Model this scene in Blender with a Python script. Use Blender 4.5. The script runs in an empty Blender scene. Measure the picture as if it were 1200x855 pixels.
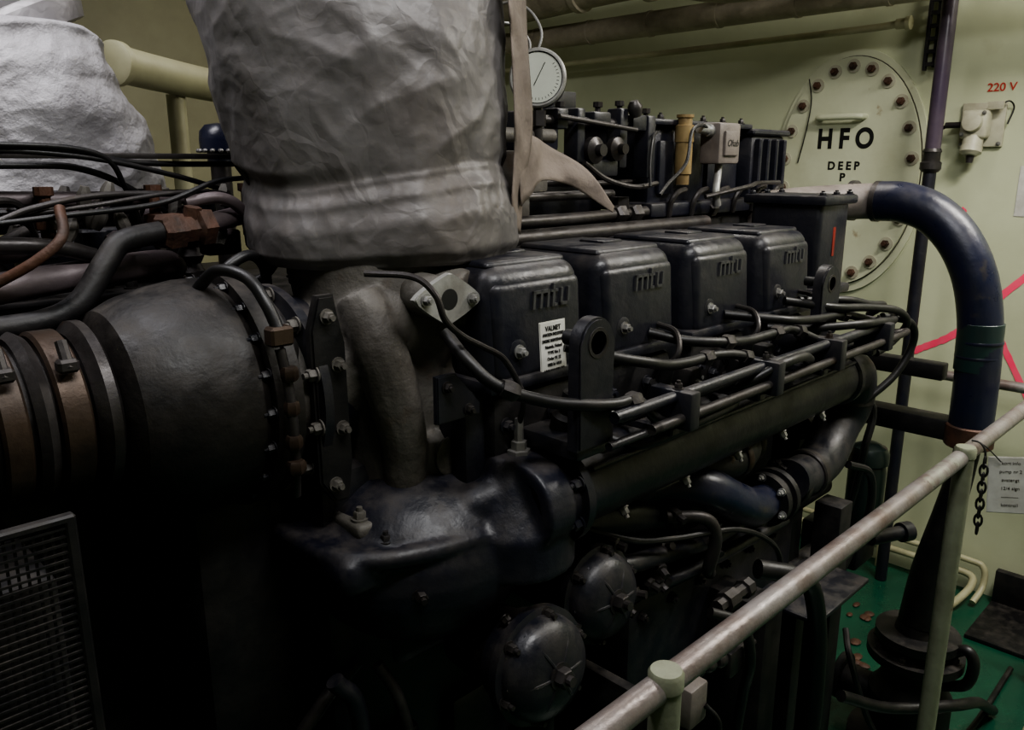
import bpy, bmesh, math, random
from mathutils import Vector, Matrix, noise
random.seed(4)
V=Vector
COL=bpy.context.scene.collection
# ------------------------------------------------------------ materials
def mat(name,col,rough=.5,metal=0.,col2=None,nscale=6.,bump=.0,bscale=60.,ramp=(.4,.7),detail=6.,rvar=.0,col3=None,c3scale=2.,c3ramp=(.6,.72),spec=.5,bdist=.003,dust=0.,dcol=(.085,.072,.060)):
    m=bpy.data.materials.new(name);m.use_nodes=True
    nt=m.node_tree;N=nt.nodes;L=nt.links
    b=N['Principled BSDF'];b.inputs['Roughness'].default_value=rough;b.inputs['Metallic'].default_value=metal
    b.inputs['Specular IOR Level'].default_value=spec
    b.inputs['Base Color'].default_value=(*col,1)
    tc=N.new('ShaderNodeTexCoord')
    out=None
    def nz(scale,det=detail):
        n=N.new('ShaderNodeTexNoise');n.inputs['Scale'].default_value=scale;n.inputs['Detail'].default_value=det;n.inputs['Roughness'].default_value=.6
        L.new(tc.outputs['Object'],n.inputs['Vector']);return n
    def mixc(fac,a,bcol):
        x=N.new('ShaderNodeMix');x.data_type='RGBA';L.new(fac,x.inputs[0])
        if isinstance(a,tuple): x.inputs[6].default_value=(*a,1)
        else: L.new(a,x.inputs[6])
        x.inputs[7].default_value=(*bcol,1);return x.outputs[2]
    def ramped(scale,rp):
        n=nz(scale);r=N.new('ShaderNodeValToRGB');r.color_ramp.elements[0].position=rp[0];r.color_ramp.elements[1].position=rp[1]
        L.new(n.outputs['Fac'],r.inputs['Fac']);return r.outputs['Color']
    if col2: out=mixc(ramped(nscale,ramp),col,col2)
    if col3: out=mixc(ramped(c3scale,c3ramp),out if out else col,col3)
    rs=None
    if rvar:
        n=nz(nscale*1.7);mr=N.new('ShaderNodeMapRange');mr.inputs['To Min'].default_value=rough-rvar;mr.inputs['To Max'].default_value=rough+rvar
        mr.inputs['From Min'].default_value=.3;mr.inputs['From Max'].default_value=.7
        L.new(n.outputs['Fac'],mr.inputs['Value']);rs=mr.outputs[0]
    if dust:
        g=N.new('ShaderNodeNewGeometry');sp=N.new('ShaderNodeSeparateXYZ');L.new(g.outputs['Normal'],sp.inputs[0])
        mr=N.new('ShaderNodeMapRange');mr.inputs['From Min'].default_value=-.1;mr.inputs['From Max'].default_value=1.;mr.inputs['To Min'].default_value=.12;mr.inputs['To Max'].default_value=1.
        L.new(sp.outputs[2],mr.inputs['Value'])
        n=nz(26,8);m2=N.new('ShaderNodeMapRange');m2.inputs['From Min'].default_value=.42;m2.inputs['From Max'].default_value=.72;L.new(n.outputs['Fac'],m2.inputs['Value'])
        mu=N.new('ShaderNodeMath');mu.operation='MULTIPLY';L.new(mr.outputs[0],mu.inputs[0]);L.new(m2.outputs[0],mu.inputs[1])
        mu2=N.new('ShaderNodeMath');mu2.operation='MULTIPLY';L.new(mu.outputs[0],mu2.inputs[0]);mu2.inputs[1].default_value=dust
        out=mixc(mu2.outputs[0],out if out else col,dcol)
        ad=N.new('ShaderNodeMath');ad.operation='MULTIPLY_ADD';L.new(mu2.outputs[0],ad.inputs[0]);ad.inputs[1].default_value=.5
        if rs: L.new(rs,ad.inputs[2])
        else: ad.inputs[2].default_value=rough
        rs=ad.outputs[0]
    if out: L.new(out,b.inputs['Base Color'])
    if rs: L.new(rs,b.inputs['Roughness'])
    if bump:
        n=nz(bscale);bp=N.new('ShaderNodeBump');bp.inputs['Strength'].default_value=bump;bp.inputs['Distance'].default_value=bdist
        L.new(n.outputs['Fac'],bp.inputs['Height']);L.new(bp.outputs[0],b.inputs['Normal'])
    return m
M={}
M['black']=mat('engine_black_paint',(.009,.010,.016),.37,0,(.014,.014,.018),9,.4,45,rvar=.1,dust=.65)
M['cover']=mat('cover_black_paint',(.010,.011,.017),.35,0,(.014,.014,.020),14,.5,40,rvar=.08,dust=.5)
M['blackmat']=mat('dull_black',(.0055,.0055,.007),.5,0,(.011,.010,.010),12,.4,50,spec=.45,dust=.5)
M['housing']=mat('turbine_housing_black',(.008,.0072,.0072),.50,0,(.014,.011,.0095),8,.6,35,rvar=.08,spec=.45,dust=.5,col3=(.028,.019,.014),c3scale=7,c3ramp=(.58,.75))
M['navy']=mat('navy_paint',(.010,.013,.034),.32,0,(.013,.014,.025),8,.3,40,rvar=.1,col3=(.04,.035,.03),c3scale=14,c3ramp=(.62,.72),dust=.35)
M['darkblue']=mat('dark_blue_paint',(.008,.009,.018),.40,0,(.012,.012,.017),8,.5,45,rvar=.1,dust=.6)
M['letter']=mat('raised_letter_black',(.055,.055,.057),.4,.2)
M['rubber']=mat('rubber',(.006,.006,.007),.42,0,None,6,.15,120,dust=.3)
M['cast']=mat('dirty_cast_iron',(.112,.104,.092),.6,.1,(.055,.048,.041),11,.9,40,rvar=.1,col3=(.10,.070,.048),c3scale=7,c3ramp=(.60,.74))
M['steel']=mat('worn_steel',(.30,.30,.29),.4,.5,(.15,.14,.13),18,.3,60,rvar=.08)
M['alu']=mat('bare_aluminium_plate',(.30,.30,.285),.42,.25,(.18,.17,.155),22,.3,60)
M['dsteel']=mat('dark_steel',(.05,.046,.046),.40,.5,(.024,.02,.019),18,.3,60,rvar=.08,dust=.4,col3=(.05,.03,.02),c3scale=16,c3ramp=(.62,.74))
M['rail']=mat('worn_rail_steel',(.225,.205,.20),.36,.35,(.13,.095,.083),16,.5,60,rvar=.1,col3=(.28,.29,.25),c3scale=9,c3ramp=(.58,.66))
M['post']=mat('cream_green_paint',(.21,.225,.16),.45,0,(.14,.145,.10),14,.4,60,col3=(.12,.06,.03),c3scale=20,c3ramp=(.66,.74))
M['rust']=mat('rust',(.10,.048,.030),.6,.2,(.04,.026,.020),22,.8,50)
M['copper']=mat('dull_bronze_band',(.06,.040,.028),.45,.5,(.026,.019,.015),16,.4,50,dust=.3)
M['brass']=mat('brass',(.34,.25,.12),.45,.4,(.20,.14,.07),16,.1,70)
M['tan']=mat('tan_cloth',(.165,.135,.112),.8,0,(.10,.08,.065),12,.9,50)
M['fabric']=mat('white_lagging_cloth',(.43,.42,.44),.55,.1,(.26,.245,.255),5,.9,22,bdist=.010,col3=(.2,.16,.13),c3scale=6,c3ramp=(.60,.76))
M['cream']=mat('cream_paint',(.40,.39,.25),.45,0,(.28,.26,.16),6,.1,40)
M['creambox']=mat('cream_plastic',(.44,.43,.33),.45,0,(.30,.28,.21),12,.1,60)
M['pink']=mat('pinkish_primer_pipe',(.16,.13,.137),.48,.2,(.09,.07,.073),9,.4,50,dust=.4)
M['dial']=mat('dial_face',(.46,.48,.42),.3,0,(.38,.39,.34),10)
M['white']=mat('white_label',(.56,.56,.52),.5,0,(.42,.41,.37),20)
M['ink']=mat('black_ink',(.008,.008,.008),.5)
M['redink']=mat('red_ink',(.40,.03,.02),.6)
M['reddark']=mat('faded_red_paint',(.20,.018,.012),.5,0,(.09,.014,.01),40)
M['spray']=mat('pink_spray_paint',(.95,.06,.15),.55,0,(.85,.12,.20),18)
M['wall']=mat('bulkhead_pale_green',(.52,.545,.385),.40,0,(.45,.47,.325),2.2,.3,9,rvar=.06,bdist=.006,col3=(.36,.34,.22),c3scale=3.2,c3ramp=(.62,.85))
M['door']=mat('manhole_pale_green',(.56,.58,.43),.40,0,(.48,.49,.35),5,.3,30,col3=(.24,.15,.08),c3scale=11,c3ramp=(.67,.80))
M['gask']=mat('dark_gasket',(.05,.045,.03),.7)
M['ceil']=mat('ceiling_paint',(.22,.22,.15),.6,0,(.17,.17,.11),3)
M['wall_l']=mat('left_bulkhead_dirty_cream',(.32,.30,.18),.5,0,(.23,.21,.12),2.5,.3,9)
M['floor']=mat('green_deck_paint',(.010,.075,.042),.3,0,(.008,.045,.028),4,.3,20,rvar=.12,col3=(.11,.10,.075),c3scale=9,c3ramp=(.64,.76))
M['green']=mat('green_band',(.012,.034,.033),.38,0,(.018,.028,.028),10)
M['dgreen']=mat('dark_green_canister',(.010,.021,.018),.32,0,(.014,.022,.020),10,.1,50)
M['purple']=mat('dark_purple_paint',(.05,.035,.06),.3,0,(.09,.07,.09),7,.1,40)
M['insul']=mat('overhead_lagging',(.34,.30,.225),.6,0,(.19,.165,.12),7,.7,40,bdist=.006)
M['hose']=mat('grey_beige_hose',(.19,.165,.15),.5,0,(.10,.085,.075),12,.5,40)
M['lamp']=mat('lamp_housing',(.5,.5,.48),.5)
def foilmat(name,c1,c2,rough=.42,metal=.15,s1=.4):
    m=mat(name,c1,rough,metal,c2,4,.0,dust=.5,dcol=(.10,.075,.058),col3=(.075,.064,.058),c3scale=3.2,c3ramp=(.52,.78))
    nt=m.node_tree;N=nt.nodes;L=nt.links;b=N['Principled BSDF'];tc=[n for n in N if n.type=='TEX_COORD'][0]
    n1=N.new('ShaderNodeTexNoise');n1.inputs['Scale'].default_value=5;n1.inputs['Detail'].default_value=4
    add=N.new('ShaderNodeMix');add.data_type='RGBA';add.inputs[0].default_value=.25
    L.new(tc.outputs['Object'],n1.inputs['Vector']);L.new(tc.outputs['Object'],add.inputs[6]);L.new(n1.outputs['Color'],add.inputs[7])
    prev=None
    for sc,st,di in ((9,s1,.014),(26,s1*.8,.006),(16,s1*.7,.008)):
        vo=N.new('ShaderNodeTexVoronoi');vo.inputs['Scale'].default_value=sc;vo.feature='DISTANCE_TO_EDGE' if sc>20 else 'F1';L.new(add.outputs[2],vo.inputs['Vector'])
        bb=N.new('ShaderNodeBump');bb.inputs['Strength'].default_value=st;bb.inputs['Distance'].default_value=di;L.new(vo.outputs['Distance'],bb.inputs['Height'])
        if prev: L.new(prev,bb.inputs['Normal'])
        prev=bb.outputs[0]
    n2=N.new('ShaderNodeTexNoise');n2.inputs['Scale'].default_value=70;n2.inputs['Detail'].default_value=5;L.new(tc.outputs['Object'],n2.inputs['Vector'])
    b2=N.new('ShaderNodeBump');b2.inputs['Strength'].default_value=.4;b2.inputs['Distance'].default_value=.0015;L.new(n2.outputs['Fac'],b2.inputs['Height']);L.new(prev,b2.inputs['Normal']);L.new(b2.outputs[0],b.inputs['Normal'])
    return m
M['foil']=foilmat('aluminium_lagging',(.125,.119,.118),(.092,.084,.082),.47,.08)
M['foil2']=foilmat('silver_duct',(.34,.33,.34),(.22,.205,.21))
# ------------------------------------------------------------ helpers
def empty(name,loc=(0,0,0)):
    e=bpy.data.objects.new(name,None);e.location=loc;e.empty_display_size=.1;COL.objects.link(e);return e
def fin(name,bm,m,parent=None,smooth=True,ang=35):
    bmesh.ops.recalc_face_normals(bm,faces=bm.faces)
    me=bpy.data.meshes.new(name);bm.to_mesh(me);bm.free()
    if isinstance(m,str): m=M[m]
    me.materials.append(m)
    if smooth:
        me.polygons.foreach_set('use_smooth',[True]*len(me.polygons))
        try: me.set_sharp_from_angle(angle=math.radians(ang))
        except Exception: pass
    o=bpy.data.objects.new(name,me);COL.objects.link(o)
    if parent: 
        o.parent=parent;o.matrix_parent_inverse=Matrix.Translation(-V(parent.location))
    return o
def frame(axis):
    a=V(axis).normalized();up=V((0,0,1)) if abs(a.z)<.9 else V((1,0,0))
    u=up.cross(a).normalized();w=a.cross(u);return a,u,w
def bm_box(bm,c,s,bev=0,seg=3,rot=None,taper=None):
    r=bmesh.ops.create_cube(bm,size=1);vs=r['verts']
    for v in vs:
        x,y,z=v.co.x*s[0],v.co.y*s[1],v.co.z*s[2]
        if taper and v.co.z>0: x*=taper[0];y*=taper[1]
        v.co=V((x,y,z))
    if bev:
        es=set(e for v in vs for e in v.link_edges)
        r=bmesh.ops.bevel(bm,geom=list(es)+vs,offset=bev,segments=seg,affect='EDGES',profile=.5,clamp_overlap=True)
        vs=list({v for f in r['faces'] for v in f.verts}|{v for v in vs if v.is_valid})
    Mx=Matrix.Translation(V(c))@(rot if rot else Matrix())
    allv=set(vs);st=list(vs)
    while st:
        v=st.pop()
        for e in v.link_edges:
            o=e.other_vert(v)
            if o not in allv: allv.add(o);st.append(o)
    for v in allv: v.co=Mx@v.co
def box(name,lo,hi,m,parent=None,bev=.004,seg=2,rot=None,taper=None):
    bm=bmesh.new();c=[(a+b)/2 for a,b in zip(lo,hi)];s=[abs(b-a) for a,b in zip(lo,hi)]
    bm_box(bm,c,s,bev,seg,rot,taper);return fin(name,bm,m,parent)
def bm_lathe(bm,o,axis,prof,n=40,cap=True,sy=1.):
    a,u,w=frame(axis);o=V(o);rings=[]
    for t,r in prof:
        rings.append([bm.verts.new(o+a*t+u*(r*math.cos(2*math.pi*i/n))+w*(r*sy*math.sin(2*math.pi*i/n))) for i in range(n)])
    for k in range(len(rings)-1):
        A,B=rings[k],rings[k+1]
        for i in range(n): bm.faces.new((A[i],A[(i+1)%n],B[(i+1)%n],B[i]))
    if cap: bm.faces.new(rings[0][::-1]);bm.faces.new(rings[-1])
def lathe(name,o,axis,prof,m,parent=None,n=40,ang=35):
    bm=bmesh.new();bm_lathe(bm,o,axis,prof,n);return fin(name,bm,m,parent,ang=ang)
def cyl(name,p0,p1,r,m,parent=None,r1=None,n=28,bev=True):
    p0,p1=V(p0),V(p1);l=(p1-p0).length;r1=r if r1 is None else r1;b=min(.12*r,.15*l) if bev else 0
    prof=[(0,r-b),(b,r),(l-b,r1),(l,r1-b)] if bev else [(0,r),(l,r1)]
    return lathe(name,p0,p1-p0,prof,m,parent,n)
def catmull(pts,sub=8):
    P=[V(p) for p in pts];P=[P[0]*2-P[1]]+P+[P[-1]*2-P[-2]];out=[]
    for i in range(1,len(P)-2):
        for k in range(sub):
            t=k/sub;a,b,c,d=P[i-1],P[i],P[i+1],P[i+2]
            out.append(.5*((2*b)+(c-a)*t+(2*a-5*b+4*c-d)*t*t+(3*b-a-3*c+d)*t**3))
    out.append(P[-2]);return out
def bm_tube(bm,pts,r,n=14,smooth=True,sub=8,cap=True):
    if smooth and len(pts)>2:
        Q=catmull(pts,sub)
        if isinstance(r,(list,tuple)):
            R=[];m_=len(pts)-1
            for i in range(len(Q)):
                f=i/sub;k=min(int(f),m_-1);R.append(r[k]+(r[k+1]-r[k])*(f-k))
        else: R=[r]*len(Q)
    else:
        Q=[V(p) for p in pts];R=r if isinstance(r,(list,tuple)) else [r]*len(Q)
    T=[(Q[min(i+1,len(Q)-1)]-Q[max(i-1,0)]).normalized() for i in range(len(Q))]
    _,u,w=frame(T[0]);rings=[]
    for i,q in enumerate(Q):
        t=T[i];u=(u-t*u.dot(t)).normalized();w=t.cross(u)
        rings.append([bm.verts.new(q+(u*math.cos(2*math.pi*j/n)+w*math.sin(2*math.pi*j/n))*R[i]) for j in range(n)])
    for k in range(len(rings)-1):
        A,B=rings[k],rings[k+1]
        for i in range(n): bm.faces.new((A[i],A[(i+1)%n],B[(i+1)%n],B[i]))
    if cap: bm.faces.new(rings[0][::-1]);bm.faces.new(rings[-1])
def tube(name,pts,r,m,parent=None,n=14,sub=8,smooth=True):
    bm=bmesh.new();bm_tube(bm,pts,r,n,smooth,sub);return fin(name,bm,m,parent)
def bolts(name,items,m,parent=None):
    bm=bmesh.new()
    for p,a,r,h in items:
        bm_lathe(bm,p,a,[(0,r*1.35),(h*.18,r*1.35)],16)
        bm_lathe(bm,p,a,[(h*.18,r),(h*.8,r),(h*.95,r*.85)],6)
        bm_lathe(bm,p,a,[(h*.9,r*.5),(h*1.4,r*.5)],10)
    return fin(name,bm,m,parent)
def plate(name,o,right,up,outline,th,m,parent=None,holes=None,bev=.0015):
    o,ri,up=V(o),V(right).normalized(),V(up).normalized();nn=ri.cross(up)
    bm=bmesh.new()
    f0=[bm.verts.new(o+ri*x+up*y) for x,y in outline];f1=[bm.verts.new(v.co+nn*th) for v in f0]
    n=len(f0)
    bm.faces.new(f0[::-1]);fr=bm.faces.new(f1)
    for i in range(n): bm.faces.new((f0[i],f0[(i+1)%n],f1[(i+1)%n],f1[i]))
    if bev: bmesh.ops.bevel(bm,geom=list(fr.edges),offset=bev,segments=2,affect='EDGES')
    return fin(name,bm,m,parent)
def text(name,s,o,right,up,size,m,parent=None,ext=.0008,align='CENTER',xs=1.,shear=0.,off=0.):
    cu=bpy.data.curves.new(name,'FONT');cu.body=s;cu.size=size;cu.extrude=ext;cu.align_x=align;cu.align_y='CENTER';cu.offset=off;cu.shear=shear
    tmp=bpy.data.objects.new('tmp',cu);COL.objects.link(tmp)
    dg=bpy.context.evaluated_depsgraph_get();dg.update()
    me=bpy.data.meshes.new_from_object(tmp.evaluated_get(dg));bpy.data.objects.remove(tmp)
    ri,u=V(right),V(up);nn=ri.cross(u)
    mx=Matrix(((ri.x*xs,u.x,nn.x,o[0]),(ri.y*xs,u.y,nn.y,o[1]),(ri.z*xs,u.z,nn.z,o[2]),(0,0,0,1)))
    me.transform(mx);me.name=name;me.materials.clear();me.materials.append(M[m] if isinstance(m,str) else m)
    o_=bpy.data.objects.new(name,me);COL.objects.link(o_)
    if parent: o_.parent=parent;o_.matrix_parent_inverse=Matrix.Translation(-V(parent.location))
    return o_
def cast(name,build,m,parent=None,voxel=.005,it=6):
    bm=bmesh.new();build(bm);o=fin(name,bm,m,parent)
    md=o.modifiers.new('r','REMESH');md.mode='VOXEL';md.voxel_size=voxel;md.use_smooth_shade=True
    s=o.modifiers.new('s','SMOOTH');s.iterations=it;s.factor=.6
    return o
def ell(bm,c,r,n=24):
    q=bmesh.ops.create_uvsphere(bm,u_segments=n,v_segments=n//2,radius=1)
    for v in q['verts']: v.co=V((v.co.x*r[0]+c[0],v.co.y*r[1]+c[1],v.co.z*r[2]+c[2]))
mY=(0,-1,0);mX=(-1,0,0);Z=(0,0,1);X=(1,0,0)
# ------------------------------------------------------------ room
box('floor',(-1.6,-1.6,-.1),(3.2,3.4,0),'floor',bev=0)
box('ceiling',(-1.6,-1.6,2.6),(3.2,3.4,2.7),'ceil',bev=0)
box('wall_front',(3.05,-1.6,0),(3.15,3.4,2.6),'wall',bev=0)
box('wall_left',(-1.6,3.3,0),(3.05,3.4,2.6),'wall_l',bev=0)
box('wall_right',(-1.6,-1.7,0),(3.05,-1.6,2.6),'wall',bev=0)
box('wall_back',(-1.7,-1.6,0),(-1.6,3.3,2.6),'wall',bev=0)
# ------------------------------------------------------------ diesel engine
E=empty('diesel_engine',(1.1,1.15,0))
box('crankcase',(.50,.84,.45),(1.72,1.55,1.12),'black',E,.02)
box('sump',(.45,.80,.18),(1.75,1.5,.46),'blackmat',E,.03)
box('bed_frame',(-.30,.84,.0),(1.95,.90,.20),'blackmat',E,.008)
box('bed_flange',(-.30,.78,.20),(1.95,.92,.22),'blackmat',E,.004)
box('front_gearcase',(-.35,1.10,.10),(.50,1.7,1.15),'blackmat',E,.03)
box('cylinder_head_row',(.66,.745,1.06),(1.60,1.02,1.215),'black',E,.015)
box('vee_deck',(.55,1.0,1.05),(1.75,1.65,1.30),'blackmat',E,.02)
covers=[(.683,.876),(.903,1.102),(1.141,1.338),(1.378,1.575)]
def mtu(name,o,up,parent):
    o=V(o);u=V(up).normalized();r=V((1,0,0));n=r.cross(u);bm=bmesh.new();h=.0235;w=.0042
    S=[(0,0,w,h),(.0135,0,w,h),(.027,0,w,h),(0,h-w,.0295,w),(.0375,0,w,h*1.3),(.0335,h-w,.014,w*.8),(.0395,0,.008,w*.9),
       (.0535,0,w,h),(.0675,0,w,h),(.0535,0,.017,w)]
    for x,y,a,b in S:
        vs=[]
        for dz in (-.003,.0025):
            for X_,Y_ in ((x,y),(x+a,y),(x+a,y+b),(x,y+b)):
                vs.append(bm.verts.new(o+r*(X_+.15*Y_-.036)+u*(Y_-h/2)+n*dz))
        for q in [(0,3,2,1),(4,5,6,7),(0,1,5,4),(1,2,6,5),(2,3,7,6),(3,0,4,7)]: bm.faces.new([vs[i] for i in q])
    fin(name,bm,'letter',parent,False)
RX=Matrix.Rotation(math.radians(-4),4,'X')
for i,(a,b) in enumerate(covers):
    c=(a+b)/2;w=b-a
    bm=bmesh.new()
    bm_box(bm,(c,.834,1.292),(w,.222,.160),.026,5,taper=(.92,.93))
    bm_box(bm,(c,.832,1.220),(w+.012,.236,.018),.006,2)
    fin('valve_cover_%d'%(i+1),bm,'cover',E)
    bm=bmesh.new();bm_box(bm,(c,.737,1.287),(w*.86,.03,.130),.012,4,rot=RX);fin('valve_cover_panel_%d'%(i+1),bm,'cover',E)
    bm=bmesh.new();bm_box(bm,(c,.83,1.371),(w*.78,.160,.012),.006,3);bm_box(bm,(c+.03,.83,1.377),(.05,.05,.008),.003,2);fin('valve_cover_top_%d'%(i+1),bm,'cover',E)
    mtu('cover_lettering_%d'%(i+1),(c+.016,.7235,1.325),(0,.07,.9976),E)
    bolts('cover_bolts_%d'%(i+1),[((c-.048,.7185,1.262),mY,.007,.010)],'steel',E)
    lathe('cover_grommet_%d'%(i+1),(c-.048,.724,1.262),mY,[(0,.016),(.004,.016),(.0055,.012)],'black',E,20)
    box('head_block_%d'%(i+1),(a+.01,.725,1.12),(b-.01,.80,1.205),'blackmat',E,.01)
    bolts('head_bolts_%d'%(i+1),[((a+.03+k*.045,.724,1.165-.02*(k%2)),mY,.008,.010) for k in range(4)],'black',E)
plate('maker_label',(.772,.7165,1.214),X,(0,.07,.9976),[(0,0),(.052,0),(.052,.080),(0,.080)],.0012,'white',E)
for k in range(9):
    s=.070-k*.0082
    text('maker_label_text_%d'%k,['VALMET','AVIATION INDUSTRIES','ENGINE MAINTENANCE','Nastola, Finland','TYPE No 3','Order 91 12','1000 hr 4410','LINNAVUORI 372','Tel 931 35'][k],(.798,.7165+.07*s-.0019,1.214+s),X,(0,.07,.9976),.0062 if k else .0098,'ink',E,.0003,off=.0001,xs=.66 if k in(1,2) else .85)
bm=bmesh.new();bm_box(bm,(1.70,.82,1.33),(.135,.16,.20),.012,3);bm_box(bm,(1.70,.82,1.425),(.16,.185,.02),.006,2);bm_box(bm,(1.70,.82,1.235),(.16,.185,.02),.006,2)
fin('end_housing',bm,'cover',E)
bolts('end_housing_bolts',[((1.70+dx,.82+dy,1.435),Z,.007,.007) for dx in(-.065,0,.065) for dy in(-.078,.078)],'black',E)
text('end_numeral','1',(1.70,.7395,1.335),X,Z,.085,'reddark',E,.0006,off=.0012)
box('end_cover_block',(1.62,.80,1.00),(1.78,1.2,1.24),'black',E,.015)
def lug(name,x,y,z0,z1,w,th,holez,hr):
    pts=[(-w/2,0),(w/2,0),(w/2,z1-z0-w/2)]+[(w/2*math.cos(t),z1-z0-w/2+w/2*math.sin(t)) for t in [math.pi*k/12 for k in range(1,12)]]+[(-w/2,z1-z0-w/2)]
    o=plate(name,(x,y,z0),X,Z,pts,th,'black',E,bev=.003)
    cut=bmesh.new();bm_lathe(cut,(x,y+.05,holez),mY,[(0,hr),(.15,hr)],24)
    me=bpy.data.meshes.new('cut');cut.to_mesh(me);cut.free()
    oc=bpy.data.objects.new('cut',me);COL.objects.link(oc)
    md=o.modifiers.new('b','BOOLEAN');md.object=oc;md.operation='DIFFERENCE';md.solver='EXACT'
    dg=bpy.context.evaluated_depsgraph_get();dg.update();nm=bpy.data.meshes.new_from_object(o.evaluated_get(dg));o.modifiers.clear();o.data=nm
    bpy.data.objects.remove(oc)
    lathe(name+'_hole_rim',(x,y-th+.001,holez),mY,[(0,hr*1.35),(.002,hr*1.3),(.002,hr*1.0),(0,hr*1.0)],'dsteel',E,28)
    lathe(name+'_pin',(x,y+.002,holez),(0,1,0),[(0,hr*.7),(.03,hr*.7)],'ink',E,20)
lug('lifting_lug_1',.772,.640,1.145,1.315,.066,.02,1.283,.015)
lug('lifting_lug_2',1.495,.665,1.18,1.315,.075,.02,1.280,.013)
box('lug_foot_1',(.742,.625,1.13),(.805,.75,1.155),'black',E,.006)
box('lug_foot_2',(1.46,.63,1.15),(1.53,.75,1.18),'black',E,.006)
def b_(bm):
    bm_lathe(bm,(.70,.69,1.062),X,[(0,.056),(.05,.056),(.98,.056),(1.0,.04)],36)
    bm_box(bm,(1.2,.705,1.112),(.95,.05,.018),.004,2)
    bm_box(bm,(1.2,.75,1.065),(.98,.10,.05),.01,2)
cast('coolant_manifold',b_,'black',E,.004,2)
bm=bmesh.new()
bm_tube(bm,[(.80,.648,1.100),(1.2,.648,1.100),(1.66,.648,1.100)],.004,8)
for x in (1.66,): bm_lathe(bm,(x-.015,.69,1.062),X,[(0,.057),(.004,.062),(.02,.062),(.024,.057)],32)
fin('manifold_ridge',bm,'black',E)
bolts('manifold_bolts',[((.88+.16*k,.655,1.018),(0,-.6,-.8),.007,.012) for k in range(5)],'steel',E)
tube('manifold_elbow',[(1.66,.69,1.062),(1.74,.69,1.05),(1.765,.70,.98),(1.74,.71,.93),(1.66,.70,.88),(1.56,.69,.87),(1.46,.68,.885)],[.052,.052,.052,.05,.048,.044,.042],'black',E,24)
bm=bmesh.new()
for x in (1.55,1.47): bm_lathe(bm,(x,.69,.872),X,[(0,.047),(.003,.05),(.018,.05),(.021,.047)],28)
bm_lathe(bm,(1.765,.70,.985),Z,[(0,.055),(.018,.055)],28)
fin('elbow_bands',bm,'dsteel',E)
for k,(y,z,x0,x1,r) in enumerate([(.60,1.187,.80,1.70,.0085),(.585,1.160,.86,1.74,.0075),(.625,1.168,.84,1.72,.0075),(.61,1.145,.80,1.60,.006)]):
    tube('fuel_line_%d'%(k+1),[(x0,y,z),(x0+.02,y,z),((x0+x1)/2,y,z),(x1-.02,y,z),(x1,y+.03,z-.005),(x1-.01,y+.07,z)],r,'dsteel' if k==1 else 'black',E,12)
for k,x in enumerate((.925,1.17,1.40,1.62)):
    bm=bmesh.new();bm_box(bm,(x,.605,1.170),(.024,.07,.055),.004,2);bm_box(bm,(x,.65,1.135),(.022,.10,.014),.003,1);fin('fuel_line_clamp_%d'%(k+1),bm,'black',E)
    bolts('clamp_bolt_%d'%(k+1),[((x,.60,1.197),Z,.006,.009)],'dsteel',E)
hs=[[(.625,.74,1.30),(.625,.70,1.272),(.645,.67,1.242),(.699,.645,1.218),(.75,.62,1.207),(.798,.61,1.200),(.843,.61,1.196),(.88,.605,1.165),(.914,.605,1.148),(.975,.61,1.140)],
[(.80,.70,1.262),(.85,.66,1.245),(.909,.64,1.230),(.96,.64,1.218),(1.017,.64,1.213),(1.08,.64,1.212),(1.14,.63,1.204),(1.20,.62,1.18),(1.25,.61,1.165)],
[(1.02,.72,1.245),(1.05,.67,1.235),(1.111,.64,1.228),(1.18,.64,1.220),(1.249,.64,1.219),(1.30,.64,1.219),(1.34,.64,1.215),(1.40,.62,1.19),(1.45,.61,1.170)],
[(1.24,.72,1.245),(1.29,.67,1.238),(1.338,.64,1.232),(1.43,.64,1.222),(1.521,.64,1.217),(1.60,.64,1.205),(1.68,.62,1.18)],
[(1.42,.70,1.25),(1.50,.64,1.235),(1.62,.62,1.222),(1.72,.60,1.205),(1.78,.60,1.17),(1.76,.62,1.13),(1.68,.62,1.12)],
[(1.10,.70,1.15),(1.12,.62,1.16),(1.18,.58,1.19),(1.26,.58,1.19),(1.33,.60,1.17)],
[(.86,.72,1.13),(.90,.65,1.11),(.98,.62,1.125),(1.10,.62,1.13),(1.20,.66,1.12)],
[(1.40,.72,1.20),(1.44,.66,1.20),(1.52,.60,1.205),(1.60,.59,1.20),(1.70,.60,1.19),(1.80,.64,1.19)],
[(1.50,.71,1.24),(1.60,.66,1.235),(1.70,.65,1.215),(1.80,.66,1.20),(1.83,.70,1.17)]]
for k,h in enumerate(hs): tube('fuel_hose_%d'%(k+1),h,.0080,'rubber',E,12)
bm=bmesh.new()
for x,y,z,d in [(.835,.61,1.197,(1,0,0)),(1.06,.64,1.212,(1,0,0)),(1.28,.64,1.219,(1,0,0)),(1.55,.64,1.213,(1,0,-.2)),(.66,.662,1.235,(1,-.4,-.5)),(.95,.61,1.142,(1,0,0)),(1.16,.628,1.198,(1,0,-.3)),(1.36,.635,1.208,(1,0,-.4)),(1.12,.64,1.227,(1,0,-.1))]:
    bm_lathe(bm,V((x,y,z))-V(d)*.012,d,[(0,.0108),(.010,.0130),(.018,.0130),(.024,.010)],6)
fin('hose_fittings',bm,'dsteel',E)
tube('loop_hose',[(1.72,.63,1.19),(1.80,.60,1.17),(1.83,.60,1.12),(1.80,.62,1.05),(1.74,.66,.99)],.008,'rubber',E)
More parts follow.
